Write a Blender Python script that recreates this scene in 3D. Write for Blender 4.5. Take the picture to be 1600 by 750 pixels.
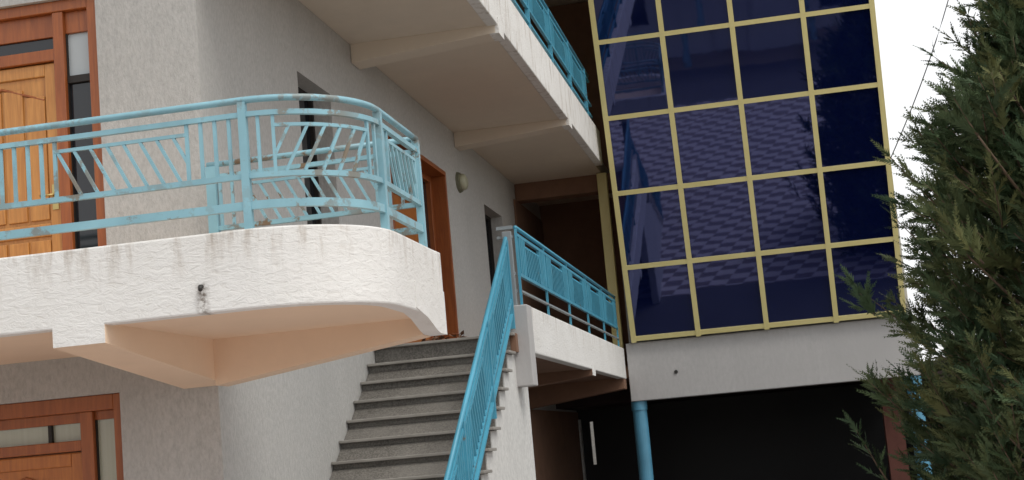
import bpy, math, random
from mathutils import Vector, Matrix
random.seed(7)
R = math.radians
scene = bpy.context.scene
for o in list(bpy.data.objects): bpy.data.objects.remove(o)
col = scene.collection

# ------------------------------------------------------------------ camera
def cam_axes(y, p, r):
    f = Vector((math.sin(y)*math.cos(p), math.cos(y)*math.cos(p), math.sin(p)))
    rt = Vector((math.cos(y), -math.sin(y), 0)); dn = f.cross(rt)
    c, s = math.cos(r), math.sin(r)
    return rt*c + dn*s, dn*c - rt*s, f
cd = bpy.data.cameras.new('camera'); cam = bpy.data.objects.new('camera', cd); col.objects.link(cam)
ax, ay, az = cam_axes(-.17638, .14056, .08788)
mw = Matrix.Identity(4)
for i in range(3):
    mw[i][0] = ax[i]; mw[i][1] = -ay[i]; mw[i][2] = -az[i]
mw.translation = Vector((0, 0, 1.6))
cam.matrix_world = mw
cd.sensor_width = 36; cd.lens = 2341.7/1600*36; cd.clip_start = .05; cd.clip_end = 3000
scene.camera = cam

# ------------------------------------------------------------------ light
SUN_EL, SUN_AZ = R(58), R(124)          # azimuth clockwise from +Y
w = bpy.data.worlds.new('World'); scene.world = w; w.use_nodes = True
nt = w.node_tree; bg = nt.nodes['Background']
sky = nt.nodes.new('ShaderNodeTexSky'); sky.sky_type = 'NISHITA'; sky.sun_disc = False
sky.sun_elevation = SUN_EL; sky.sun_rotation = SUN_AZ; sky.air_density = 1.0; sky.dust_density = 4.0; sky.ozone_density = 1.0
hs = nt.nodes.new('ShaderNodeHueSaturation'); hs.inputs['Saturation'].default_value = .22
mx = nt.nodes.new('ShaderNodeMixRGB'); mx.inputs[0].default_value = .55; mx.inputs[2].default_value = (12.0, 12.05, 12.1, 1)   # even overcast veil
nt.links.new(sky.outputs[0], hs.inputs['Color']); nt.links.new(hs.outputs[0], mx.inputs[1]); nt.links.new(mx.outputs[0], bg.inputs[0])
bg.inputs[1].default_value = .13
sd = bpy.data.lights.new('sun', 'SUN'); so = bpy.data.objects.new('sun', sd); col.objects.link(so)
sd.energy = 1.5; sd.angle = R(25); sd.color = (1, .95, .87)
sdir = Vector((math.sin(SUN_AZ)*math.cos(SUN_EL), math.cos(SUN_AZ)*math.cos(SUN_EL), math.sin(SUN_EL)))
so.rotation_euler = sdir.to_track_quat('Z', 'Y').to_euler(); so.location = (0, 0, 30)
vs = scene.view_settings; vs.view_transform = 'Standard'; vs.look = 'None'; vs.exposure = 0.06; vs.gamma = 1; vs.use_curve_mapping = False
scene.render.engine = 'CYCLES'
scene.cycles.max_bounces = 8; scene.cycles.diffuse_bounces = 5

# ------------------------------------------------------------------ materials
MATS = {}
class N:
    def __init__(s, name):
        m = bpy.data.materials.new(name); m.use_nodes = True
        s.m = m; s.t = m.node_tree; s.b = s.t.nodes['Principled BSDF']; MATS[name] = m
        g = s.t.nodes.new('ShaderNodeNewGeometry'); s.pos = g.outputs['Position']
    def n(s, ty, **k):
        nd = s.t.nodes.new(ty)
        for a, v in k.items():
            if a in nd.inputs: nd.inputs[a].default_value = v
            else: setattr(nd, a, v)
        return nd
    def l(s, a, b): s.t.links.new(a, b)
    def map(s, sc):
        m = s.n('ShaderNodeMapping'); m.inputs['Scale'].default_value = sc; s.l(s.pos, m.inputs['Vector']); return m.outputs[0]
    def noise(s, sc, scale, det=4, rough=.55, dist=0):
        nd = s.n('ShaderNodeTexNoise'); nd.inputs['Scale'].default_value = scale; nd.inputs['Detail'].default_value = det
        nd.inputs['Roughness'].default_value = rough; nd.inputs['Distortion'].default_value = dist
        s.l(s.map(sc), nd.inputs['Vector']); return nd.outputs['Fac']
    def ramp(s, fac, stops):
        r = s.n('ShaderNodeValToRGB'); e = r.color_ramp.elements
        while len(e) < len(stops): e.new(.5)
        for i, (p, c) in enumerate(stops):
            e[i].position = p; e[i].color = (*c, 1) if not isinstance(c, float) else (c, c, c, 1)
        s.l(fac, r.inputs[0]); return r.outputs[0]
    def mix(s, fac, a, b, mode='MIX'):
        m = s.n('ShaderNodeMixRGB'); m.blend_type = mode
        for i, v in ((0, fac), (1, a), (2, b)):
            if hasattr(v, 'links'): s.l(v, m.inputs[i])
            elif i == 0: m.inputs[0].default_value = v
            else: m.inputs[i].default_value = (*v, 1)
        return m.outputs[0]
    def math(s, op, a, b):
        m = s.n('ShaderNodeMath'); m.operation = op
        for i, v in ((0, a), (1, b)):
            if hasattr(v, 'links'): s.l(v, m.inputs[i])
            else: m.inputs[i].default_value = v
        return m.outputs[0]
    def bump(s, h, st, dist):
        b = s.n('ShaderNodeBump'); b.inputs['Strength'].default_value = st; b.inputs['Distance'].default_value = dist
        s.l(h, b.inputs['Height']); s.l(b.outputs[0], s.b.inputs['Normal'])
    def done(s, c, rough=.8):
        if hasattr(c, 'links'): s.l(c, s.b.inputs['Base Color'])
        else: s.b.inputs['Base Color'].default_value = (*c, 1)
        s.b.inputs['Roughness'].default_value = rough; return s.m
def mul(c, k): return tuple(min(1, v*k) for v in c)

def plaster(name, c, grain=(34, 34, 14), bs=.5, bd=.012, var=.10, dirt=.25, spk=.74):
    k = N(name)
    big = k.noise((1, 1, .6), .9, 3); fine = k.noise(grain, 1.0, 6, .7)
    c1 = k.mix(k.ramp(big, [(.3, 0.0), (.75, 1.0)]), mul(c, 1-var), mul(c, 1+var*.4))
    c2 = k.mix(k.ramp(fine, [(.30, 1.0), (.62, 0.0)]), c1, mul(c, spk))
    st = k.noise((2.6, 2.6, .18), 1.6, 5, .6)
    stf = k.math('MULTIPLY', k.ramp(st, [(.55, 0.0), (.80, 1.0)]), dirt)
    c3 = k.mix(stf, c2, mul(c, .55))
    k.bump(fine, bs, bd); return k.done(c3, .88)
plaster('wall_plaster', (.50, .49, .47), grain=(44, 44, 20), bs=.6, bd=.014)
plaster('wing_plaster', (.44, .432, .428), grain=(20, 20, 9), bs=.3, bd=.007, spk=.88)
plaster('soffit_paint', (.66, .58, .48), grain=(3, 3, 3), bs=.1, bd=.004, var=.06, dirt=.12, spk=.95)
plaster('peach_paint', (.80, .61, .45), grain=(3, 3, 3), bs=.1, bd=.004, var=.06, dirt=.10, spk=.95)
plaster('brown_tone', (.23, .125, .078), grain=(3, 3, 3), bs=.1, bd=.004, var=.15)
plaster('shade_maroon', (.035, .020, .020), grain=(3, 3, 3), bs=.1, bd=.004, var=.15)  # dark maroon with the shade put into its colour
plaster('brick_paint', (.16, .06, .045), grain=(6, 6, 6), bs=.2, bd=.006, var=.15)
plaster('white_wall', (.66, .66, .64), grain=(20, 20, 20), bs=.3)
# balcony edge: coarse trowelled finish with rain stains below the rail
k = N('fascia_render')
tr = k.noise((11, 11, 24), 1.0, 8, .70, .9); big = k.noise((1.2, 1.2, 1.2), 1.3, 3)
c1 = k.mix(k.ramp(big, [(.3, 0.0), (.7, 1.0)]), (.69, .68, .655), (.75, .745, .725))
c2 = k.mix(k.ramp(tr, [(.28, .8), (.44, 0.0)]), c1, (.62, .60, .56))
sx = k.n('ShaderNodeSeparateXYZ'); k.l(k.pos, sx.inputs[0])
hi = k.n('ShaderNodeMapRange'); hi.inputs[1].default_value = 2.80; hi.inputs[2].default_value = 3.09; k.l(sx.outputs[2], hi.inputs[0])
stn = k.noise((5.5, 5.5, 1.0), 1.7, 6, .7)
sf = k.math('MULTIPLY', k.ramp(stn, [(.52, 0.0), (.72, 1.0)]), k.math('MULTIPLY', hi.outputs[0], .75))
c3 = k.mix(sf, c2, (.30, .235, .17))
dx = k.math('ABSOLUTE', k.math('ADD', sx.outputs[0], 3.474), 0)
def sm(v, a, b):
    r = k.n('ShaderNodeMapRange'); r.inputs[1].default_value = a; r.inputs[2].default_value = b; k.l(v, r.inputs[0]); return r.outputs[0]
m1 = k.math('MULTIPLY', sm(dx, .055, .01), k.math('MULTIPLY', sm(sx.outputs[2], 2.80, 2.77), sm(sx.outputs[1], 9.0, 8.9)))
m1 = k.math('MULTIPLY', m1, k.ramp(k.noise((1, 1, 1), 38, 4), [(.40, .15), (.62, .9)]))
c3 = k.mix(m1, c3, (.13, .10, .075))
k.bump(tr, .7, .016); k.done(c3, .9)
# turquoise rail paint, chipped to primer and rust here and there
def rail_paint(name, c, wear=.62):
    k = N(name)
    v = k.noise((1, 1, 1), 3.0, 4); ch = k.noise((1, 1, 1), 5.5, 6, .7); ch2 = k.noise((1, 1, 1), 1.1, 2)
    a = k.mix(k.ramp(v, [(.3, 0.0), (.7, 1.0)]), mul(c, .86), mul(c, 1.12))
    f = k.math('MULTIPLY', k.ramp(ch, [(wear-.02, 0.0), (wear+.03, 1.0)]), k.ramp(ch2, [(.42, .2), (.62, 1.0)]))
    k.bump(ch, .15, .003); return k.done(k.mix(f, a, (.17, .115, .065)), .42)
rail_paint('rail_blue', (.215, .41, .48), .55); rail_paint('rail_deep', (.065, .30, .43), .66)
rail_paint('column_blue', (.085, .27, .40), .72)
k = N('newel_grey'); k.done(k.mix(k.noise((1, 1, 1), 6), (.17, .20, .22), (.27, .30, .31)), .6)
# wood
def wood(name, a, b, rough=.38):
    k = N(name)
    g = k.noise((9, 9, .9), 2.2, 6, .6, 1.4); f = k.noise((60, 60, 3), 1.0, 3)
    c = k.mix(k.ramp(g, [(.3, 0.0), (.7, 1.0)]), a, b); c = k.mix(k.ramp(f, [(.45, 0.0), (.8, .35)]), c, mul(a, .5))
    k.bump(f, .12, .003); return k.done(c, rough)
wood('frame_wood', (.25, .066, .017), (.37, .108, .025))
wood('leaf_wood', (.43, .175, .042), (.58, .27, .072))
wood('leaf_wood_low', (.38, .115, .022), (.50, .17, .03))
k = N('shade_black'); k.done((.008, .008, .010), .5)  # near-black back wall, undercroft shade put into its colour
k = N('dark_line'); k.done((.012, .008, .006), .6)
k = N('brass'); k.b.inputs['Metallic'].default_value = 1; k.done((.5, .38, .16), .35)
k = N('dark_pane'); k.b.inputs['Specular IOR Level'].default_value = .6; k.done((.012, .014, .018), .06)
k = N('pale_pane'); k.b.inputs['Specular IOR Level'].default_value = .6
k.done(k.mix(k.noise((1, 1, .5), 3), (.34, .38, .40), (.46, .49, .50)), .12)
k = N('curtained_pane'); k.b.inputs['Specular IOR Level'].default_value = .6
k.done(k.mix(k.noise((40, 40, .6), 1), (.34, .35, .27), (.44, .45, .36)), .15)
# stair stone
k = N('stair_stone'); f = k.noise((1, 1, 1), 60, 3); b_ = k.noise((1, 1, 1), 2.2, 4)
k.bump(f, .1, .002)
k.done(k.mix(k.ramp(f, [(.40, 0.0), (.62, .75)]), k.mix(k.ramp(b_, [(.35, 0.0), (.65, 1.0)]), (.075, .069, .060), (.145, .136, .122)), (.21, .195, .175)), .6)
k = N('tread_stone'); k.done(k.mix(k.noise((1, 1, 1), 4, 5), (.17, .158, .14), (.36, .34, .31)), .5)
# mirrored glazing
k = N('mirror_glass'); k.b.inputs['IOR'].default_value = 2.05
k.b.inputs['Specular Tint'].default_value = (.44, .50, 1, 1)
wv = k.noise((1, 1, 1), 1.6, 3); k.bump(wv, .025, .02)
k.done((.0018, .0045, .031), .025)
k = N('gold_frame'); k.b.inputs['Specular IOR Level'].default_value = .5
k.done(k.mix(k.noise((1, 1, 1), 3, 4), (.60, .52, .21), (.70, .62, .30)), .40)
# ground
k = N('paving')
sx = k.n('ShaderNodeSeparateXYZ'); k.l(k.pos, sx.inputs[0])
ty = k.math('MULTIPLY', sx.outputs[1], .55)
u = k.math('ADD', k.math('MULTIPLY', sx.outputs[0], .6), k.math('MULTIPLY', ty, .4))
cb = k.n('ShaderNodeCombineXYZ'); k.l(u, cb.inputs[0]); k.l(k.math('MULTIPLY', sx.outputs[1], 1.0), cb.inputs[1])
ck = k.n('ShaderNodeTexChecker'); ck.inputs['Scale'].default_value = 4.3; k.l(cb.outputs[0], ck.inputs['Vector'])
ck.inputs['Color1'].default_value = (.66, .60, .57, 1); ck.inputs['Color2'].default_value = (.21, .17, .165, 1)
k.done(k.mix(k.ramp(k.noise((1, 1, 1), 2.5, 6, .7), [(.45, 0.0), (.75, .3)]), ck.outputs[0], (.36, .33, .31)), .8)
k = N('dark_ground'); k.done(k.mix(k.noise((1, 1, 1), 1.2, 6), (.075, .072, .07), (.12, .115, .11)), .85)
k = N('asphalt'); k.done(k.mix(k.noise((1, 1, 1), 3, 6), (.045, .045, .047), (.07, .068, .066)), .85)
k = N('soil'); k.done(k.mix(k.noise((1, 1, 1), .6, 6), (.24, .19, .14), (.34, .28, .21)), .95)
k = N('bark'); f = k.noise((14, 14, 2), 2, 5); k.bump(f, .6, .02); k.done(k.mix(f, (.06, .04, .025), (.15, .10, .065)), .9)
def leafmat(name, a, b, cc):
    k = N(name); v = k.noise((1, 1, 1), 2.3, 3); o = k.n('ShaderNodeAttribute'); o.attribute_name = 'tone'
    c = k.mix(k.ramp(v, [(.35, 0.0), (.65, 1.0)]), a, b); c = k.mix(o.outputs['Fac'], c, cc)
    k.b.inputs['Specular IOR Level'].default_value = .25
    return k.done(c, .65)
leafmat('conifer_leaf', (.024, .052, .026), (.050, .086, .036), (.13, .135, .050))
k = N('dry_leaf'); k.done(k.mix(k.noise((1, 1, 1), 30), (.10, .035, .02), (.20, .11, .06)), .9)
k = N('lamp_glass'); k.done((.42, .42, .30), .35)
k = N('olive_metal'); k.done((.13, .13, .085), .6)
k = N('steel_grey'); k.done((.30, .31, .32), .5)
k = N('cable_black'); k.done((.06, .06, .06), .6)
k = N('pipe_dark'); k.done((.02, .018, .016), .6)
k = N('spout_stain'); k.done((.22, .17, .12), .9)

# ------------------------------------------------------------------ mesh helpers
WM = {}
class MB:
    def __init__(s): s.v = []; s.f = []
    def box(s, x0, x1, y0, y1, z0, z1):
        b = len(s.v)
        s.v += [(x, y, z) for z in (z0, z1) for y in (y0, y1) for x in (x0, x1)]
        s.f += [tuple(b+i for i in q) for q in ((0, 2, 3, 1), (4, 5, 7, 6), (0, 1, 5, 4), (2, 6, 7, 3), (0, 4, 6, 2), (1, 3, 7, 5))]
        return s
    def hexa(s, pts):                                  # 4 bottom (ccw from above), 4 top
        b = len(s.v); s.v += [tuple(p) for p in pts]
        s.f += [tuple(b+i for i in q) for q in ((3, 2, 1, 0), (4, 5, 6, 7), (0, 1, 5, 4), (1, 2, 6, 5), (2, 3, 7, 6), (3, 0, 4, 7))]
        return s
    def sweep(s, path, w, h, closed=False):            # rectangular section (w across, h in z) swept along a path
        b = len(s.v); n = len(path)
        for i, p in enumerate(path):
            p = Vector(p); a = Vector(path[max(i-1, 0)]); c = Vector(path[min(i+1, n-1)])
            d = (c-a); d.z = 0
            d1 = (p-a); d1.z = 0; d2 = (c-p); d2.z = 0
            if d.length < 1e-6: d = Vector((1, 0, 0))
            d.normalize(); nx = Vector((d.y, -d.x, 0)); k_ = 1
            if d1.length > 1e-6 and d2.length > 1e-6:
                k_ = 1/max(.5, math.cos(.5*d1.angle(d2)))
            for sx_, sz in ((-1, -1), (1, -1), (1, 1), (-1, 1)):
                s.v.append(tuple(p + nx*(w/2*sx_*k_) + Vector((0, 0, h/2*sz))))
        for i in range(n-1):
            for j in range(4):
                a, c = b+4*i+j, b+4*i+(j+1) % 4
                s.f.append((a, c, c+4, a+4))
        s.f.append((b+3, b+2, b+1, b)); e = b+4*(n-1); s.f.append((e, e+1, e+2, e+3)); return s
    def tube(s, path, r, n=8):
        b = len(s.v); m = len(path)
        rs = r if isinstance(r, (list, tuple)) else [r]*m
        for i, p in enumerate(path):
            p = Vector(p); d = Vector(path[min(i+1, m-1)]) - Vector(path[max(i-1, 0)]); d.normalize()
            u_ = d.cross(Vector((0, 0, 1)) if abs(d.z) < .9 else Vector((1, 0, 0))).normalized(); v_ = d.cross(u_)
            for j in range(n):
                t = 2*math.pi*j/n; s.v.append(tuple(p + (u_*math.cos(t) + v_*math.sin(t))*rs[i]))
        for i in range(m-1):
            for j in range(n):
                a, c = b+n*i+j, b+n*i+(j+1) % n; s.f.append((a, a+n, c+n, c))
        s.f.append(tuple(b+j for j in range(n))); s.f.append(tuple(b+n*(m-1)+j for j in reversed(range(n)))); return s
    def prism(s, poly, z0, z1):                        # plan polygon (ccw) extruded in z
        b = len(s.v); n = len(poly)
        s.v += [(x, y, z0) for x, y in poly] + [(x, y, z1) for x, y in poly]
        s.f.append(tuple(b+i for i in reversed(range(n)))); s.f.append(tuple(b+n+i for i in range(n)))
        for i in range(n): j = (i+1) % n; s.f.append((b+i, b+j, b+n+j, b+n+i))
        return s
    def profile(s, poly, x0, x1):                      # (y,z) polygon extruded in x
        b = len(s.v); n = len(poly)
        s.v += [(x0, y, z) for y, z in poly] + [(x1, y, z) for y, z in poly]
        s.f.append(tuple(b+i for i in range(n))); s.f.append(tuple(b+n+i for i in reversed(range(n))))
        for i in range(n): j = (i+1) % n; s.f.append((b+i, b+n+i, b+n+j, b+j))
        return s
    def mesh(s, name, smooth=False):
        m = bpy.data.meshes.new(name); m.from_pydata(s.v, [], s.f); m.validate()
        if smooth: m.polygons.foreach_set('use_smooth', [True]*len(m.polygons))
        return m
    def build(s, name, mat, parent=None, bev=0, smooth=False, fix=False):
        m = s.mesh(name, smooth)
        if fix:
            import bmesh
            bm = bmesh.new(); bm.from_mesh(m); bmesh.ops.recalc_face_normals(bm, faces=bm.faces); bm.to_mesh(m); bm.free()
        return place(name, m, mat, parent, Matrix.Identity(4), bev)
def place(name, mesh, mat, parent, M, bev=0):
    o = bpy.data.objects.new(name, mesh); col.objects.link(o)
    if mat and not mesh.materials: mesh.materials.append(MATS[mat])
    WM[o.name] = M
    if parent:
        o.parent = parent; o.matrix_parent_inverse = Matrix.Identity(4); o.matrix_basis = WM[parent.name].inverted() @ M
    else: o.matrix_basis = M
    if bev:
        b = o.modifiers.new('bevel', 'BEVEL'); b.width = bev; b.segments = 2; b.limit_method = 'ANGLE'; b.angle_limit = R(40)
    return o
def thing(name, loc, label, cat, group=None):
    o = bpy.data.objects.new(name, None); col.objects.link(o); M = Matrix.Translation(loc); o.matrix_basis = M; WM[o.name] = M
    o.empty_display_size = .2
    return tag(o, label, cat, group)
def tag(o, label, cat, group=None):
    o['label'] = label; o['category'] = cat
    if group: o['group'] = group
    return o
def part_empty(name, loc, parent):
    o = bpy.data.objects.new(name, None); col.objects.link(o); M = Matrix.Translation(loc); WM[o.name] = M
    o.parent = parent; o.matrix_basis = WM[parent.name].inverted() @ M; return o
UNIT = MB().box(-.5, .5, -.5, .5, 0, 1).mesh('bar')
SHARED = {}
def shared(mat):
    if mat not in SHARED:
        m = UNIT.copy(); m.name = 'bar'; m.materials.append(MATS[mat]); SHARED[mat] = m
    return SHARED[mat]
def bar(name, a, b, wx, wy, side, mat, parent):        # square bar between two points; wx across the rail plane, wy along it
    a, b = Vector(a), Vector(b); d = b-a; L = d.length; d.normalize()
    sx_ = Vector(side).normalized(); sx_ = (sx_ - d*sx_.dot(d)).normalized(); sy = d.cross(sx_)
    M = Matrix.Identity(4)
    for i in range(3):
        M[i][0] = sx_[i]*wx; M[i][1] = sy[i]*wy; M[i][2] = d[i]*L; M[i][3] = a[i]
    return place(name, shared(mat), None, parent, M)
def walls(mb, axis, c0, c1, a0, a1, z0, z1, holes):
    # wall slab between c0..c1 on the axis normal, running a0..a1, with rectangular holes (a0,a1,z0,z1)
    A = sorted({a0, a1, *[h[0] for h in holes], *[h[1] for h in holes]}); Z = sorted({z0, z1, *[h[2] for h in holes], *[h[3] for h in holes]})
    for i in range(len(A)-1):
        for j in range(len(Z)-1):
            ma, mz = (A[i]+A[i+1])/2, (Z[j]+Z[j+1])/2
            if any(h[0] < ma < h[1] and h[2] < mz < h[3] for h in holes): continue
            if axis == 'y': mb.box(A[i], A[i+1], c0, c1, Z[j], Z[j+1])
            else: mb.box(c0, c1, A[i], A[i+1], Z[j], Z[j+1])
    return mb

# ------------------------------------------------------------------ setting
g = MB(); g.v = [(-1500, -1500, -.06), (1500, -1500, -.06), (1500, 1500, -.06), (-1500, 1500, -.06)]; g.f = [(0, 1, 2, 3)]
g = g.build('ground', 'soil'); g['kind'] = 'structure'
g = MB().box(-9, 14, 2.2, 15.4, -.30, -.05).build('courtyard_paving', 'paving'); g['kind'] = 'structure'

g = MB().box(-9, 14, 15.402, 23.6, -.30, -.052).build('dark_ground_strip', 'dark_ground'); g['kind'] = 'structure'  # added dark ground, keeps the lowest glass reflections dark
g = MB().box(-60, 60, -1.4, 2.198, -.30, -.052).build('verandah_path', 'dark_ground'); g['kind'] = 'structure'

XW, YW = -4.2, 10.6            # receding wall plane, front wall plane
FL, ZF = 2.80, 3.09            # landing level, top of balcony edge
XG = -2.6                      # outer edge of the galleries

# ------------------------------------------------------------------ main house
house = thing('house', (-6.2, 14, -.05), 'grey roughcast two-storey house with wooden doors behind the curved balcony', 'house')
UD = (-6.48, -5.03, FL, 5.44); GD = (-6.42, -4.986, -.05, 2.308)
mb = MB(); walls(mb, 'y', YW, YW+.25, -9.5, XW, -.05, 9.7, [UD, GD]); mb.build('front_wall', 'wall_plaster', house)
W1 = (13.006, 14.02, 3.55, 5.275); LD = (16.10, 18.98, FL, 5.33); W2 = (21.47, 22.85, 3.55, 5.27)
UPH = [(12.6, 13.8, 7.2, 8.9), (16.1, 18.4, 6.45, 8.95)]
mb = MB(); walls(mb, 'x', XW-.32, XW, YW+.25, 29.3, -.05, 9.7, [W1, LD, W2]+UPH); mb.build('side_wall', 'wall_plaster', house)
MB().box(-9.5, XW-.32, 27, 27.25, -.05, 9.7).build('rear_wall', 'wall_plaster', house)
MB().box(-9.5, -9.25, YW+.25, 27, -.05, 9.7).build('end_wall', 'wall_plaster', house)
MB().box(-9.9, -1.9, 8.6, 27.4, 9.72, 9.95).build('roof', 'soffit_paint', house)

def window_side(y0, y1, z0, z1):
    wdw = part_empty('window', (XW-.3, (y0+y1)/2, z0), house)
    x = XW-.22
    MB().box(x-.02, x, y0+.005, y1-.005, z0+.005, z1-.005).build('pane', 'dark_pane', wdw)
    f = MB(); f.box(x, x+.04, y0, y1, z0, z0+.05); f.box(x, x+.04, y0, y1, z1-.05, z1)
    for yy in (y0, (y0+y1)/2-.025, y1-.05): f.box(x+.001, x+.039, yy, yy+.05, z0+.05, z1-.05)
    f.build('frame', 'dark_line', wdw)
for a in (W1, W2): window_side(*a)
for a in UPH: window_side(*a)

# landing door in its deep timber lining
ld = part_empty('door', (XW, 17.5, FL), house); y0, y1, z0, z1 = LD; xi = XW-.30
fr = MB()
fr.box(xi, XW+.012, y1-.06, y1-.001, z0, z1-.06); fr.box(xi, XW+.012, y0+.001, y0+.06, z0, z1-.06); fr.box(xi, XW+.012, y0+.001, y1-.001, z1-.06, z1-.001)
fr.build('frame', 'frame_wood', ld, .004)
fr2 = MB()
for yy in (y0+.06, y0+.62, y1-.68, y1-.14): fr2.box(xi+.02, xi+.12, yy, yy+.08, z0, z1-.14)
fr2.box(xi+.02, xi+.119, y0+.06, y1-.06, z1-.14, z1-.06); fr2.build('mullion', 'frame_wood', ld, .004)
MB().box(xi+.03, xi+.08, y0+.70, y1-.68, z0+.01, z1-.55).build('leaf', 'leaf_wood_low', ld)
MB().box(xi+.04, xi+.06, y0+.70, y1-.68, z1-.47, z1-.14).build('pane', 'dark_pane', ld)
for a, b in ((y0+.14, y0+.62), (y1-.60, y1-.14)): MB().box(xi+.04, xi+.06, a, b, z0, z1-.14).build('pane', 'dark_pane', ld)
MB().box(xi+.025, xi+.119, y0+.70, y1-.68, z1-.55, z1-.47).build('transom_bar', 'frame_wood', ld)

def front_door(nm, x0, x1, z0, z1, zt, leaf_top, tr_top, tr_bot, sl_x0, sl_x1, leaf_r, pale, leafmat_, tr_split, lowdark):
    d = part_empty('door', ((x0+x1)/2, YW, z0), house)
    yf = YW+.045; yb = YW+.17
    f = MB()
    f.box(sl_x1, x1-.001, yf, yb, z0, z1-.001)                                   # right stile
    f.box(x0+.001, x0+.10, yf, yb, z0, z1-.001)
    f.box(x0+.10, sl_x1, yf, yb, zt, z1-.001)                                    # head
    f.box(leaf_r, sl_x0, yf+.01, yb, z0, zt)                                     # mullion
    f.build('frame', 'frame_wood', d, .006)
    MB().box(x0+.10, leaf_r, yf+.05, yb-.01, tr_top, zt).build('head_board', 'frame_wood', d, .004)
    MB().box(sl_x0, sl_x1, yf+.05, yb-.01, tr_top+.01, zt).build('head_board', 'frame_wood', d, .004)
    MB().box(x0+.10, leaf_r, yf+.02, yb-.012, leaf_top, tr_bot).build('transom_bar', 'frame_wood', d, .006)
    xs = [x0+.10] + tr_split + [leaf_r]
    for a, b in zip(xs[:-1], xs[1:]):
        MB().box(a+.012, b-.012, yf+.075, yf+.085, tr_bot, tr_top).build('pane', pale[0], d)
    for a in tr_split: MB().box(a-.014, a+.014, yf+.04, yf+.1, tr_bot, tr_top).build('glazing_bar', 'dark_line', d)
    zs = [z0+.0, z0+.42, lowdark, tr_top+.01]
    for i, (a, b) in enumerate(zip(zs[:-1], zs[1:])):
        MB().box(sl_x0+.008, sl_x1-.004, yf+.075, yf+.085, a, b).build('side_pane', pale[1+i], d)
        if i: MB().box(sl_x0, sl_x1, yf+.045, yf+.1, a-.03, a+.03).build('glazing_bar', 'frame_wood' if i == 1 else 'dark_line', d, .003)
    MB().box(sl_x0, sl_x0+.009, yf+.05, yf+.09, z0, tr_top+.01).build('gasket', 'dark_line', d)
    # leaf: stiles, panels with a pointed carved head, vertical flutes
    xl = x0+.105; yl = yf+.05; xr = leaf_r-.004
    lf = MB().box(xl, xr, yl+.02, yl+.06, z0+.01, leaf_top-.004).build('leaf', leafmat_, d)
    st = MB(); st.box(xl+.001, xl+.10, yl, yl+.02, z0+.02, leaf_top-.01); st.box(xr-.10, xr-.001, yl, yl+.02, z0+.02, leaf_top-.01)
    H = leaf_top-z0
    for zz in (z0+.02, z0+.36*H, leaf_top-.11): st.box(xl+.10, xr-.10, yl, yl+.02, zz, zz+.10)
    st.build('rails', leafmat_, lf, .008)
    n = 4; pw = (xr-xl-.20)/n
    for i in range(n):
        a = xl+.10+i*pw
        t = 1-abs((i+.5)/n-.5)*2; top = leaf_top-.30+.14*t
        MB().box(a+.012, a+pw-.012, yl+.004, yl+.02, z0+.36*H+.13, top).build('carved_strip', leafmat_, lf, .006)
        MB().box(a+.012, a+pw-.012, yl+.004, yl+.02, z0+.14, z0+.36*H-.03).build('carved_strip', leafmat_, lf, .006)
    cx = (xl+xr)/2; arch = []
    for i in range(21):
        t = i/20*2-1; arch.append((cx+t*(xr-xl)*.38, yl+.012, leaf_top-.30+.13*(1-abs(t))))
    MB().tube(arch, .011, 6).build('carved_arch', 'frame_wood', lf, smooth=True)
    hd = MB().tube([(xr-.05, yl, z0+1.09), (xr-.05, yl-.055, z0+1.09), (xr-.15, yl-.06, z0+1.09)], .011, 8).build('handle', 'brass', lf, smooth=True)
    MB().box(xr-.075, xr-.025, yl-.008, yl, z0+.98, z0+1.18).build('handle_plate', 'brass', lf)
    return d
front_door('upper', UD[0], UD[1], FL, UD[3], 5.35, 4.965, 5.165, 5.06, -5.335, -5.125, -5.425, ['dark_pane', 'dark_pane', 'dark_pane', 'pale_pane'], 'leaf_wood', [], 4.80)
front_door('ground', GD[0], GD[1], -.05, GD[3], 2.19, 1.90, 2.112, 1.980, -5.24, -5.065, -5.345, ['curtained_pane', 'curtained_pane', 'curtained_pane', 'curtained_pane'], 'leaf_wood_low', [-5.61], 1.05)

# ------------------------------------------------------------------ curved balcony
RAD = .76; XE = -2.43
def outline(off, n=14, x_left=-8.6, y_back=10.45):
    p = [(x_left, 8.6+off), (-6.8, 8.6+off), (-5, 8.6+off)]
    cx, cy, r = XE-RAD, 8.6+RAD, RAD-off
    for i in range(n+1):
        t = -math.pi/2 + math.pi/2*i/n; p.append((cx+r*math.cos(t), cy+r*math.sin(t)))
    p += [(XE-off, 9.9), (XE-off, y_back)]; return p
balc = thing('balcony', (-3.6, 9.5, 2.5), 'white trowelled concrete balcony with rounded corner and peach underside left of the stairs', 'balcony')
o_, i_ = outline(0), outline(.12); poly = o_ + i_[::-1]
fm = MB(); n = len(o_)
for z in (2.60, ZF): fm.v += [(x, y, z) for x, y in o_] + [(x, y, z) for x, y in i_]
for i in range(n-1):
    fm.f += [(i, i+1, 2*n+i+1, 2*n+i), (n+i+1, n+i, 3*n+i, 3*n+i+1), (2*n+i, 2*n+i+1, 3*n+i+1, 3*n+i), (i+1, i, n+i, n+i+1)]
fm.f += [(0, 2*n, 3*n, n), (n-1, 2*n-1, 4*n-1, 3*n-1)]
fm.build('edge_band', 'fascia_render', balc, .012)
ip = outline(.12)
slab = ip + [(XW+.003, 10.45), (XW+.003, YW-.002), (-8.6, YW-.002)]
MB().prism(slab, 2.607, FL).build('slab', 'peach_paint', balc)
def ybeam(x0, x1, zf, zb):
    return MB().hexa([(x0, 8.605, zf), (x1, 8.605, zf), (x1, YW-.002, zb), (x0, YW-.002, zb), (x0, 8.605, 2.66), (x1, 8.605, 2.66), (x1, YW-.002, 2.66), (x0, YW-.002, 2.66)])
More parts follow.
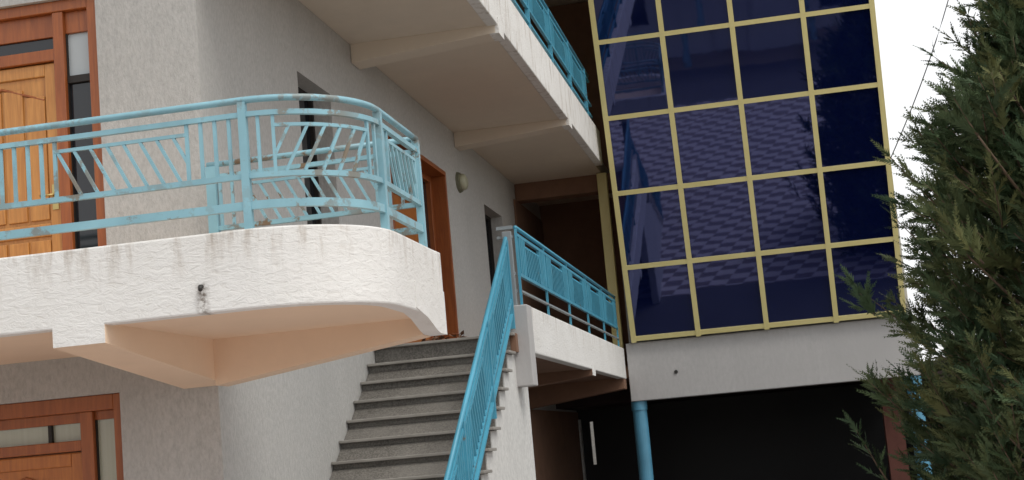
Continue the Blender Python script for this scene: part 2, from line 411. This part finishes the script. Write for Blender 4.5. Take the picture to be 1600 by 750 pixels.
for x0, x1 in ((-4.47, -4.12), (-8.4, -8.05)):
    ybeam(x0, x1, 2.485, 2.285).build('bracket_beam', 'peach_paint', balc)
    MB().box(x0+.003, x1-.003, 8.597, 8.606, 2.487, 2.62).build('beam_end', 'fascia_render', balc)
MB().hexa([(-4.12, 10.35, 2.27), (XE-.12, 10.35, 2.483), (XE-.12, 10.60, 2.483), (-4.12, 10.598, 2.27), (-4.12, 10.35, 2.66), (XE-.12, 10.35, 2.66), (XE-.12, 10.60, 2.66), (-4.12, 10.598, 2.66)]).build('cantilever_beam', 'peach_paint', balc)
MB().profile([(9.75, 2.62), (10.05, 2.575), (10.30, 2.505), (10.40, 2.488), (10.602, 2.488), (10.602, 2.80), (9.75, 2.80)], XE-.118, XE+.005).build('beam_tip', 'fascia_render', balc, fix=True)
MB().box(-4.1, XE+.002, 10.45, 10.60, 2.61, ZF).build('back_band', 'fascia_render', balc, .01)
MB().tube([(-3.476, 8.64, 2.772), (-3.476, 8.575, 2.762), (-3.462, 8.545, 2.742)], .014, 10).build('drain_spout', 'pipe_dark', balc, smooth=True)

# ------------------------------------------------------------------ galleries, landing, stairs
RISE, RUN, NST = .19, .281, 15
YL = 14.94
gal = thing('landing_gallery', (-3.4, 19, 2.26), 'concrete landing gallery with white edge band running back from the stair top', 'gallery')
MB().box(XW+.003, XG-.121, YL+.04, 23.9, 2.61, FL).build('slab', 'brown_tone', gal)  # underside in a darker brown than the other soffits
MB().box(XG-.12, XG, 15.12, 23.83, 2.60, ZF).build('edge_band', 'fascia_render', gal, .012)
MB().box(-2.86, XG+.004, 15.10, 15.36, 2.26, ZF+.004).build('end_block', 'wing_plaster', gal, .012)
def xbeam(name, parent, y0, y1, zw, zo, ztop, xo, mat, endmat=True, drop=0):
    MB().hexa([(XW+.004, y0, zw), (xo, y0, zo), (xo, y1, zo), (XW+.004, y1, zw), (XW+.004, y0, ztop), (xo, y0, ztop), (xo, y1, ztop), (XW+.004, y1, ztop)]).build(name, mat, parent, .006)
xbeam('beam', gal, 19.75, 20.05, 2.38, 2.52, 2.612, XG+.003, 'brown_tone')
MB().box(XG-.1, XG+.006, 19.752, 20.048, 2.522, 2.66).build('beam_end', 'fascia_render', gal)
xbeam('beam', gal, 23.5, 23.84, 2.26, 2.44, 2.612, XG-.01, 'brown_tone')

ug = thing('upper_gallery', (-3.4, 18, 5.8), 'upper gallery slab with tan underside and beams above the wooden landing door', 'gallery')
MB().box(XW+.003, XG-.121, 10.4, 27, 6.004, 6.25).build('slab', 'soffit_paint', ug)
MB().box(XG-.12, XG, 10.4, 23.4, 5.995, 6.55).build('edge_band', 'fascia_render', ug, .012)
for yb in (10.45, 14.86, 19.72):
    xbeam('beam', ug, yb, yb+.30, 5.80, 5.915, 6.006, XG-.03, 'soffit_paint')
    MB().box(XG-.10, XG+.006, yb+.002, yb+.298, 5.91, 6.08).build('beam_end', 'fascia_render', ug)
xbeam('beam', ug, 24.2, 24.55, 5.72, 5.72, 6.006, -2.5, 'brown_tone')
# dark hall behind the gallery
hall = thing('rear_hall', (-3.4, 26, FL), 'dark brown recess at the end of the gallery beside the gold post', 'hall')
MB().box(XW+.004, -2.2, 26.7, 26.95, 2.62, 9.7).build('rear_wall', 'brown_tone', hall)
MB().box(XW+.003, -2.3, 23.905, 26.7, 2.62, FL).build('floor', 'brown_tone', hall)
MB().box(XW+.0025, XW+.03, 24.0, 26.7, FL, 5.72).build('side_lining', 'brown_tone', hall)

stair = thing('staircase', (-3.46, 12.9, -.05), 'straight grey stone staircase rising between the house wall and white flank wall', 'staircase')
XS0, XS1 = XW+.004, -2.77
prof = []
for i in range(NST):
    y = YL - i*RUN; z = FL - i*RISE
    prof.append((y+.012, z-.034)); prof.append((y+.012, z-RISE-.002) if i < NST-1 else (y+.012, -.05))
poly = [(YL+.9, FL-.2), (YL+.012, FL-.2)]
fl = [(15.72, -.05), (15.72, 2.61), (YL+.03, 2.61)]
for i in range(NST):
    y = YL+.03 - i*RUN; z = FL-.036 - i*RISE
    if i: fl.append((y, z))
    else: fl.append((y, 2.612))
    fl.append((y, max(z-RISE, -.05)))
fl2 = [fl[0], fl[1]]
for p in fl[2:]:
    if p != fl2[-1]: fl2.append(p)
MB().profile(fl2, XS1-.16, XS1).build('flank_wall', 'white_wall', stair, fix=True)
tm = MB().box(XS0, XS1+.045, -.052, .30, -.028, 0).mesh('tread'); rm = MB().box(XS0+.001, XS1-.158+.16-.012, 0, .03, -RISE+.001, -.0285).mesh('riser')
em = None
for i in range(NST):
    M = Matrix.Translation((0, YL - i*RUN, FL - i*RISE + (.002 if i == 0 else 0)))
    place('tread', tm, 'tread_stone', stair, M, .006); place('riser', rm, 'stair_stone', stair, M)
    if i == 0: continue
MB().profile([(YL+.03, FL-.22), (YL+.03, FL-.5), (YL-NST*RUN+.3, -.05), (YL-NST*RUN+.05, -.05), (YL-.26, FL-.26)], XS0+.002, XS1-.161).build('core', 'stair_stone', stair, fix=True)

# ------------------------------------------------------------------ railings
def plen(path):
    s = [0]
    for a, b in zip(path[:-1], path[1:]): s.append(s[-1] + (Vector(b)-Vector(a)).length)
    return s
def at(path, S, s):
    s = min(max(s, 0), S[-1])
    for i in range(len(S)-1):
        if s <= S[i+1] + 1e-9:
            t = (s-S[i])/max(1e-9, S[i+1]-S[i]); a, b = Vector(path[i]), Vector(path[i+1])
            d = b-a; d.z = 0; d.normalize(); return a.lerp(b, t), Vector((d.y, -d.x, 0))
def railing(root, path, posts, secs, mat, OF, post_w=.05, bw=.022, dep=.018, lowh=.052, pdep=.05, lowmat=None):
    # path: base points; OF: heights above base of (top, second, panel bottom, low rail, base)
    S = plen(path); zt, z2, zb, zl, z0 = OF
    up = lambda z: [(p[0], p[1], p[2]+z) for p in path]
    MB().tube([(p[0], p[1], p[2]+zt-.022) for p in path], .022, 10).build('top_rail', mat, root, smooth=True)
    MB().sweep(up(z2-.015), .035, .032).build('rail', mat, root)
    MB().sweep(up(zb), .035, .034).build('rail', mat, root)
    MB().sweep(up(zl), .035, lowh).build('rail', lowmat or mat, root)
    for s in posts:
        p, nx = at(path, S, s)
        bar('post', p+Vector((0, 0, z0)), p+Vector((0, 0, zt-.037)), pdep, post_w, nx, mat, root)
    for (s0, s1, n0, n1, sg) in secs:
        sp = .093; L = s1-s0
        V = [s0+sp*(i+1) for i in range(n0)] + [s1-sp*(i+1) for i in range(n1)]
        for s in V:
            p, nx = at(path, S, s); bar('bar', p+Vector((0, 0, zb+.018)), p+Vector((0, 0, z2-.031)), dep, bw, nx, mat, root)
        a, b = s0+sp*n0, s1-sp*n1
        if b-a < .2: continue
        zz = z2-.095
        ks = max(2, int((b-a)/.06)); MB().sweep([tuple(at(path, S, a+(b-a)*i/ks)[0]+Vector((0, 0, zz))) for i in range(ks+1)], .02, .022).build('rail', mat, root)
        m = int((b-a)/.1); lean = .15
        for i in range(m):
            st_ = a + (b-a)*(i+.15)/m if sg > 0 else a + (b-a)*(i+.85)/m
            sb = st_ + sg*lean
            if sb > b:
                f = (b-st_)/lean; sb = b
            elif sb < a:
                f = (st_-a)/lean; sb = a
            else: f = 1
            if f < .25: continue
            p, nx = at(path, S, st_); q, _ = at(path, S, sb); h = zz-(zb+.018)
            bar('bar', p+Vector((0, 0, zz)), q+Vector((0, 0, zz-h*f)), dep*.9, bw*.9, nx, mat, root)
OFS = (.84, .74, .335, .15, -.02)
br = thing('balcony_railing', (-3.8, 8.66, ZF), 'turquoise metal railing with slanted bars on the curved white balcony', 'railing')
pts = outline(.065, 14, -7.94, 10.40)
path = [(x, y, ZF) for x, y in pts if y < 10.3]
path += [(XE-.065, 10.38, ZF)]
S = plen(path); sA = -3.17+7.94; sE = S[-1]; sC = sE-1.02
railing(br, path, [0, 1.42, 2.95, sA, sC, sE-.012], [(0, 1.42, 4, 4, 1), (1.42, 2.95, 4, 4, 1), (2.95, sA, 6, 4, 1), (sA, sC, 2, 2, -1), (sC, sE, 2, 1, 1)], 'rail_blue', OFS, .05)
back = [(XE-.10, 10.38, ZF), (XE-.9, 10.385, ZF), (-4.10, 10.39, ZF)]
railing(br, back, [plen(back)[-1]-.03], [(0, plen(back)[-1], 3, 3, -1)], 'rail_blue', OFS, .075)

gr = thing('gallery_railing', (-2.66, 19.4, ZF), 'deep turquoise metal railing along the lower gallery in front of the dark recess', 'railing')
gp = [(-2.66, 15.17, ZF), (-2.66, 19, ZF), (-2.66, 23.72, ZF)]
ps = [0, 1.71, 3.42, 5.13, 6.84, 8.53]
railing(gr, gp, ps, [(a, b, 4, 4, 1) for a, b in zip(ps[:-1], ps[1:])], 'rail_deep', (.84, .755, .32, .15, -.02), .030, .042, .038, .020, .024, 'newel_grey')
rp = MB(); 
for z, h in ((.84-.018, .036), (.74-.015, .03), (.335, .03), (.15, .03)):
    MB().sweep([(-2.86, 15.17, ZF+z), (-2.69, 15.17, ZF+z)], .04, h).build('rail', 'newel_grey', gr)
MB().box(-2.80, -2.70, 15.12, 15.16, FL+.29, ZF+.78).build('newel_post', 'newel_grey', gr, .008)

ur = thing('upper_railing', (-2.66, 17, 6.55), 'blue metal railing of the upper gallery beside the glass facade, cut by the top edge', 'railing')
gp = [(-2.66, 10.5, 6.55), (-2.66, 17, 6.55), (-2.66, 23.0, 6.55)]
ps = [0]
while ps[-1]+1.71 < 12.5: ps.append(ps[-1]+1.71)
railing(ur, gp, ps, [(a, b, 4, 4, 1) for a, b in zip(ps[:-1], ps[1:])], 'rail_deep', OFS, .05, .026, .03, .03)

sr = thing('stair_railing', (-2.80, 12.9, 1.4), 'steep blue metal handrail with bars rising along the right side of the stairs', 'railing')
sl = RISE/RUN; yb = YL-14*RUN-.1
sp_ = [(-2.752, yb, FL-(YL-yb)*sl), (-2.752, 13, FL-(YL-13)*sl), (-2.752, YL+.12, FL+.12*sl)]
Ls = plen(sp_)[-1]; ns = 3; ps = [Ls*i/ns for i in range(ns+1)]; ps[-1] -= .02
railing(sr, sp_, ps, [(a, b, 4, 4, 1) for a, b in zip(ps[:-1], ps[1:])], 'rail_deep', (.93, .84, .28, .13, -.02), .04, .024, .024, .03)

# ------------------------------------------------------------------ glazed wing
wing = thing('glazed_wing', (-.3, 26, -.05), 'building wing with outward-leaning navy glass facade in gold frames on blue columns', 'building')
XL, XR = -2.465, 1.815; Y0, Z0 = 23.80, 3.19; LEAN = R(15.5); ROWS = 6; RH = 1.142
def cp(x, z, off=0):      # point on the leaning plane; off = outward along the normal
    return Vector((x, Y0-(z-Z0)*math.tan(LEAN) - off*math.cos(LEAN), z - off*math.sin(LEAN)))
ZT = Z0+ROWS*RH
MB().box(XL-.10, XR+.10, 23.85, 24.15, 2.235, Z0-.03).build('edge_beam', 'wing_plaster', wing, .012)
MB().box(XL-.06, XR+.06, 24.0, 33, Z0-.03, ZT+.3).build('body_wall', 'wing_plaster', wing)
MB().box(XL-.10, XR+.10, 24.16, 33, 2.30, Z0-.031).build('floor_slab', 'shade_maroon', wing)
MB().box(XL-.3, XR+.3, cp(0, ZT).y-.3, 33.1, ZT+.02, ZT+.28).build('roof', 'wing_plaster', wing)
for x, sgn in ((XL, 1), (XR-.04, 1)):
    a, b, c = cp(x, Z0), cp(x, ZT), Vector((x, 24.0, ZT)); d = Vector((x, 24.0, Z0))
    m_ = MB(); m_.v = [tuple(p+Vector((dx, .03, 0))) for dx in (0, .04) for p in (a, d, c, b)]
    m_.f = [(0, 1, 2, 3), (7, 6, 5, 4), (0, 4, 5, 1), (1, 5, 6, 2), (2, 6, 7, 3), (3, 7, 4, 0)]
    m_.build('side_cheek', 'gold_frame', wing, fix=True)
cw = (XR-XL)/4
xs = [XL+.045] + [XL+cw*i for i in (1, 2, 3)] + [XR-.045]
RM = Matrix.Rotation(LEAN, 4, 'X')
Lm = RH/math.cos(LEAN)
for x in xs:
    a, b = cp(x, Z0-.02, .02), cp(x, ZT, .02)
    bar('mullion', a, b, .078, .07, (1, 0, 0), 'gold_frame', wing)
for r_ in range(ROWS+1):
    z = Z0+r_*RH + (.035 if r_ == 0 else 0)
    for i in range(4):
        a, b = cp(xs[i]+.039, z, .018), cp(xs[i+1]-.039, z, .018)
        bar('transom', a, b, .072, .062, (0, -math.sin(LEAN), math.cos(LEAN)), 'gold_frame', wing)
for r_ in range(ROWS):
    for i in range(4):
        zc = Z0+(r_+.5)*RH; xc = (xs[i]+xs[i+1])/2; hw = (xs[i+1]-xs[i])/2-.03; hh = Lm/2-.028
        pm = MB().box(-hw, hw, -.006, .006, -hh, hh).mesh('pane')
        M = Matrix.Translation(cp(xc, zc)) @ RM @ Matrix.Rotation(R(random.uniform(-.55, .55)), 4, 'X') @ Matrix.Rotation(R(random.uniform(-.55, .55)), 4, 'Z')
        place('pane', pm, 'mirror_glass', wing, M)
MB().box(-2.79, -2.63, 24.02, 24.16, FL, 5.99).build('corner_post', 'gold_frame', wing, .01)
def column(x, y):
    m = MB(); p = [(x, y, -.05), (x, y, 2.10), (x, y, 2.10), (x, y, 2.236)]
    m.tube(p[:2], .115, 24); m.tube([(x, y, 2.095), (x, y, 2.236)], .128, 24)
    m.tube([(x, y, -.05), (x, y, .12)], .14, 24); m.build('column', 'column_blue', wing, smooth=False)
column(-2.46, 24.0); column(1.80, 24.0)
MB().box(1.33, 1.62, 24.6, 25.0, -.05, 2.30).build('pier', 'brick_paint', wing)
# undercroft: darkness put into the wall colours, slit of daylight at its back
YU = 29.0
mb = MB(); walls(mb, 'y', YU, YU+.06, XW+.004, 6, -.05, 2.62, [(-3.965, -3.90, 1.24, 2.06)]); mb.build('undercroft_wall', 'shade_black', wing)
MB().box(XW+.004, XW+.03, 20.1, YU, -.05, 2.26).build('undercroft_lining', 'brown_tone', wing)
MB().box(2.1, 2.3, 24.3, YU, -.05, 2.30).build('undercroft_wall', 'shade_maroon', wing)
MB().box(XW+.03, 2.1, 23.62, YU, -.049, -.03).build('undercroft_floor', 'shade_maroon', wing)
MB().box(XW+.005, XL-.102, 26.5, YU-.001, 2.30, 2.619).build('undercroft_ceiling', 'shade_maroon', wing)
MB().box(-4.165, -4.125, 28.85, 28.99, -.05, 2.12).build('door_frame', 'white_wall', wing)
MB().tube([(-1.81, 23.846, 2.64), (-1.81, 23.83, 2.64)], .03, 10).build('screw_hole_disc', 'pipe_dark', wing)  # raised dark disc standing in for a screw hole
tag(MB().box(2.32, 16, 25.4, 25.6, -.05, 2.25).build('shade_backing_wall', 'shade_maroon'), 'added dark brown wall standing in for the shade behind the conifer', 'wall')  # wall added so the gaps behind the tree stay dark
tag(MB().box(-9, -1, 34, 34.2, -.05, 2.9).build('garden_wall', 'white_wall'), 'white wall glimpsed through the slit in the dark undercroft', 'wall')

# ------------------------------------------------------------------ small things
wl = thing('wall_lamp', (XW, 19.8, 5.3), 'oval greenish bulkhead lamp on the wall beside the landing door', 'lamp')
def disc(x0, x1, cy, cz, ry, rz, n=20):
    m = MB(); m.v = [(x0, cy+ry*math.cos(2*math.pi*i/n), cz+rz*math.sin(2*math.pi*i/n)) for i in range(n)]
    m.v += [(x0+(x1-x0)*.7, cy+ry*.92*math.cos(2*math.pi*i/n), cz+rz*.92*math.sin(2*math.pi*i/n)) for i in range(n)]
    m.v += [(x1, cy+ry*.5*math.cos(2*math.pi*i/n), cz+rz*.5*math.sin(2*math.pi*i/n)) for i in range(n)]
    for k_ in (0, n):
        for i in range(n): j = (i+1) % n; m.f.append((k_+i, k_+j, k_+n+j, k_+n+i))
    m.f.append(tuple(2*n+i for i in range(n))); m.f.append(tuple(reversed(range(n)))); return m
disc(XW+.001, XW+.05, 19.8, 5.32, .20, .145).build('backplate', 'olive_metal', wl, fix=True)
disc(XW+.03, XW+.12, 19.8, 5.32, .165, .115).build('lens', 'lamp_glass', wl, smooth=True, fix=True)

lt = MB(); rnd = random.Random(3)
for i in range(70):
    c = Vector((rnd.uniform(-3.75, -3.25), YL+rnd.uniform(.0, .25), FL+.006+rnd.random()**2*.07)); a = rnd.uniform(0, 6.28); t = rnd.uniform(-.9, .9); L = rnd.uniform(.025, .05)
    u_ = Vector((math.cos(a), math.sin(a), t*.7))*L; v_ = Vector((-math.sin(a), math.cos(a), rnd.uniform(-.6, .6)))*L*.5
    b = len(lt.v); lt.v += [tuple(c-u_), tuple(c+v_), tuple(c+u_), tuple(c-v_)]; lt.f.append((b, b+1, b+2, b+3))
lo = lt.build('dry_leaves', 'dry_leaf'); tag(lo, 'small heap of reddish-brown dry leaves on the top stair edge', 'leaves'); lo['kind'] = 'stuff'

# ------------------------------------------------------------------ conifer
def conifer(base, height, seed):
    rd = random.Random(seed); B = Vector(base)
    tree = thing('conifer_tree', base, 'dark green feathery conifer tree in front of the glass wing', 'tree')
    trunk = [B+Vector((.05*math.sin(i*1.3), .05*math.cos(i*1.7), height*.97*i/10)) for i in range(11)]
    MB().tube([tuple(p) for p in trunk], [.16*(1-i/10.6)+.012 for i in range(11)], 9).build('trunk', 'bark', tree, smooth=True)
    limbs = MB(); V = []; F = []; T = []
    PR = [(0, 1.5), (1, 2.1), (1.9, 2.38), (2.6, 2.02), (3.2, 1.92), (4.1, 1.88), (4.5, 1.35), (5.0, 1.05), (5.4, .75), (6.1, .1), (20, .1)]
    def rad(h):
        for (h0, r0), (h1, r1) in zip(PR[:-1], PR[1:]):
            if h <= h1: return r0+(r1-r0)*(h-h0)/(h1-h0)
    def frond(p, d, L, tone):
        # a flattened feathery spray: midrib with paired scale-leaf blades
        d = d.normalized(); s_ = d.cross(Vector((rd.uniform(-1, 1), rd.uniform(-1, 1), rd.uniform(-.3, 1)))).normalized(); nn = d.cross(s_)
        m = max(5, int(L/.026))
        for i in range(m):
            t = i/m; c = p + d*(L*t) + Vector((0, 0, -.05*L*t*t))
            ll = L*.34*(1-t*.85)*(rd.uniform(.7, 1.15))
            for sg in (-1, 1):
                dd = (d*.85 + s_*sg*.62 + nn*rd.uniform(-.35, .35)).normalized()
                wv_ = dd.cross(nn).normalized()*(ll*.10+.0045)
                b = len(V); q = c+dd*ll
                V.extend((tuple(c-wv_), tuple(c+wv_), tuple(q))); F.append((b, b+1, b+2)); T.append(tone)
        b = len(V); e = p+d*L*1.05
        V.extend((tuple(p-s_*.006), tuple(p+s_*.006), tuple(e))); F.append((b, b+1, b+2)); T.append(tone)
    from mathutils import noise as mn
    def lump(az, h): return .80 + .42*mn.noise(Vector((math.cos(az)*1.5, math.sin(az)*1.5, h*1.1+seed))) + .22*mn.noise(Vector((math.cos(az)*4, math.sin(az)*4, h*2.7)))
    nb = 1650
    for k_ in range(nb):
        h = .25 + (height-.35)*((k_+rd.random())/nb)**1.05; az = k_*2.39996+rd.uniform(-.5, .5)
        sh = rd.random()
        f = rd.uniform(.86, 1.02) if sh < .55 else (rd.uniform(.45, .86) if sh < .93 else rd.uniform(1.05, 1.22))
        Rr = rad(h)*f*min(1.12, max(.74, lump(az, h)))
        out = Vector((math.cos(az), math.sin(az), 0))
        tipz = h; PL = rd.uniform(.35, .75)*min(1, .35+Rr*.5)
        steep = rd.uniform(.35, 1.3) + (.5 if h > 4.3 else 0)
        d0 = (out + Vector((rd.uniform(-.45, .45), rd.uniform(-.45, .45), steep))).normalized()
        tip = B+out*Rr+Vector((0, 0, tipz)); p0 = tip-d0*PL
        bp = [p0+d0*(PL*i/5)+Vector((0, 0, .08*PL*(i/5)**2)) for i in range(6)]
        if k_ % 4 == 0:
            root = B+Vector((0, 0, max(.15, p0.z-B.z-.5*Rr)))
            limbs.tube([tuple(root.lerp(p0, i/4)+Vector((0, 0, -.12*math.sin(i/4*3.14)))) for i in range(5)], [.024, .02, .016, .012, .008], 5)
        limbs.tube([tuple(p) for p in bp], [.010-.0016*i for i in range(6)], 4)
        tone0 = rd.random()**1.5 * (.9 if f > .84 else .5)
        nf = int(7+11*PL)
        for j in range(nf):
            t = (j+rd.random())/nf; i0 = min(4, int(t*5)); p = bp[i0].lerp(bp[i0+1], t*5-i0)
            ang = rd.uniform(0, 6.283); sv = d0.orthogonal().normalized(); sv = Matrix.Rotation(ang, 3, d0) @ sv
            d = d0*rd.uniform(.55, 1.0)+sv*rd.uniform(.35, .9)+Vector((0, 0, .15))
            L = rd.uniform(.16, .34)*(1.15-.55*t)
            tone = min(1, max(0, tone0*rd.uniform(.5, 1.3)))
            frond(p, d, L, tone)
            frond(p+d.normalized()*L*rd.uniform(.25, .7), d.normalized()+Vector((rd.uniform(-.7, .7), rd.uniform(-.7, .7), rd.uniform(-.3, .5))), L*rd.uniform(.5, .8), tone)
        frond(bp[-1], d0, rd.uniform(.14, .26), tone0)
    limbs.build('limbs', 'bark', tree, smooth=True)
    me = bpy.data.meshes.new('crown'); me.from_pydata(V, [], F)
    at_ = me.attributes.new('tone', 'FLOAT', 'FACE'); at_.data.foreach_set('value', T)
    print('crown faces', len(F))
    place('crown', me, 'conifer_leaf', tree, Matrix.Identity(4))
    return tree
conifer((2.68, 13.2, -.05), 6.1, 4)

# ------------------------------------------------------------------ lamp and cable beyond
sl_ = thing('street_lamp', (7.6, 32, -.05), 'thin curved arm of a street lamp behind the conifer', 'street lamp')
arm = [(7.6, 32, 7.0)] + [(7.6-t*4.0, 32, 7.0+1.15*math.sin(min(1.2, t*1.25)*1.75)) for t in [i/14 for i in range(1, 15)]]
MB().tube([(7.6, 32, -.05), (7.6, 32, 7.0)], .07, 10).build('pole', 'steel_grey', sl_, smooth=True)
MB().tube(arm, .028, 8).build('arm', 'steel_grey', sl_, smooth=True)
MB().box(3.42, 3.66, 31.95, 32.05, arm[-1][2]-.05, arm[-1][2]+.03).build('lamp_head', 'steel_grey', sl_, .02)
cb_ = [Vector((2.2, 32.5, 6.5)).lerp(Vector((4.6, 31.5, 11.6)), i/12)+Vector((.12*math.sin(i/12*3.14), 0, -.1*math.sin(i/12*3.14))) for i in range(13)]
tag(MB().tube([tuple(p) for p in cb_], .012, 6).build('overhead_cable', 'cable_black', smooth=True), 'thin dark overhead cable crossing the white sky', 'cable')

# ------------------------------------------------------------------ house across the lane, seen only mirrored in the glass
oh = thing('opposite_house', (0, -3, -.05), 'low house with a white door and blue posts mirrored in the glass', 'house')
mb = MB(); walls(mb, 'y', -3.3, -3, -9, 9, -.05, 3.4, [(-1.1, -.1, -.05, 2.1), (2.2, 3.6, .9, 2.0), (-5.2, -3.8, .9, 2.0)]); mb.build('front_wall', 'white_wall', oh)
MB().box(-1.1, -.1, -3.2, -3.1, -.05, 2.1).build('door', 'white_wall', oh)
for a, b in ((2.2, 3.6), (-5.2, -3.8)): MB().box(a, b, -3.2, -3.1, .9, 2.0).build('window', 'dark_pane', oh)
MB().box(-9.2, 9.2, -8, -1.5, 3.41, 3.6).build('roof', 'brown_tone', oh)
for x in (-8.5, -4.9, -1.9, 1.7, 4.9, 8.6): MB().tube([(x, -1.75, -.05), (x, -1.75, 3.40)], .11, 16).build('post', 'rail_blue', oh)
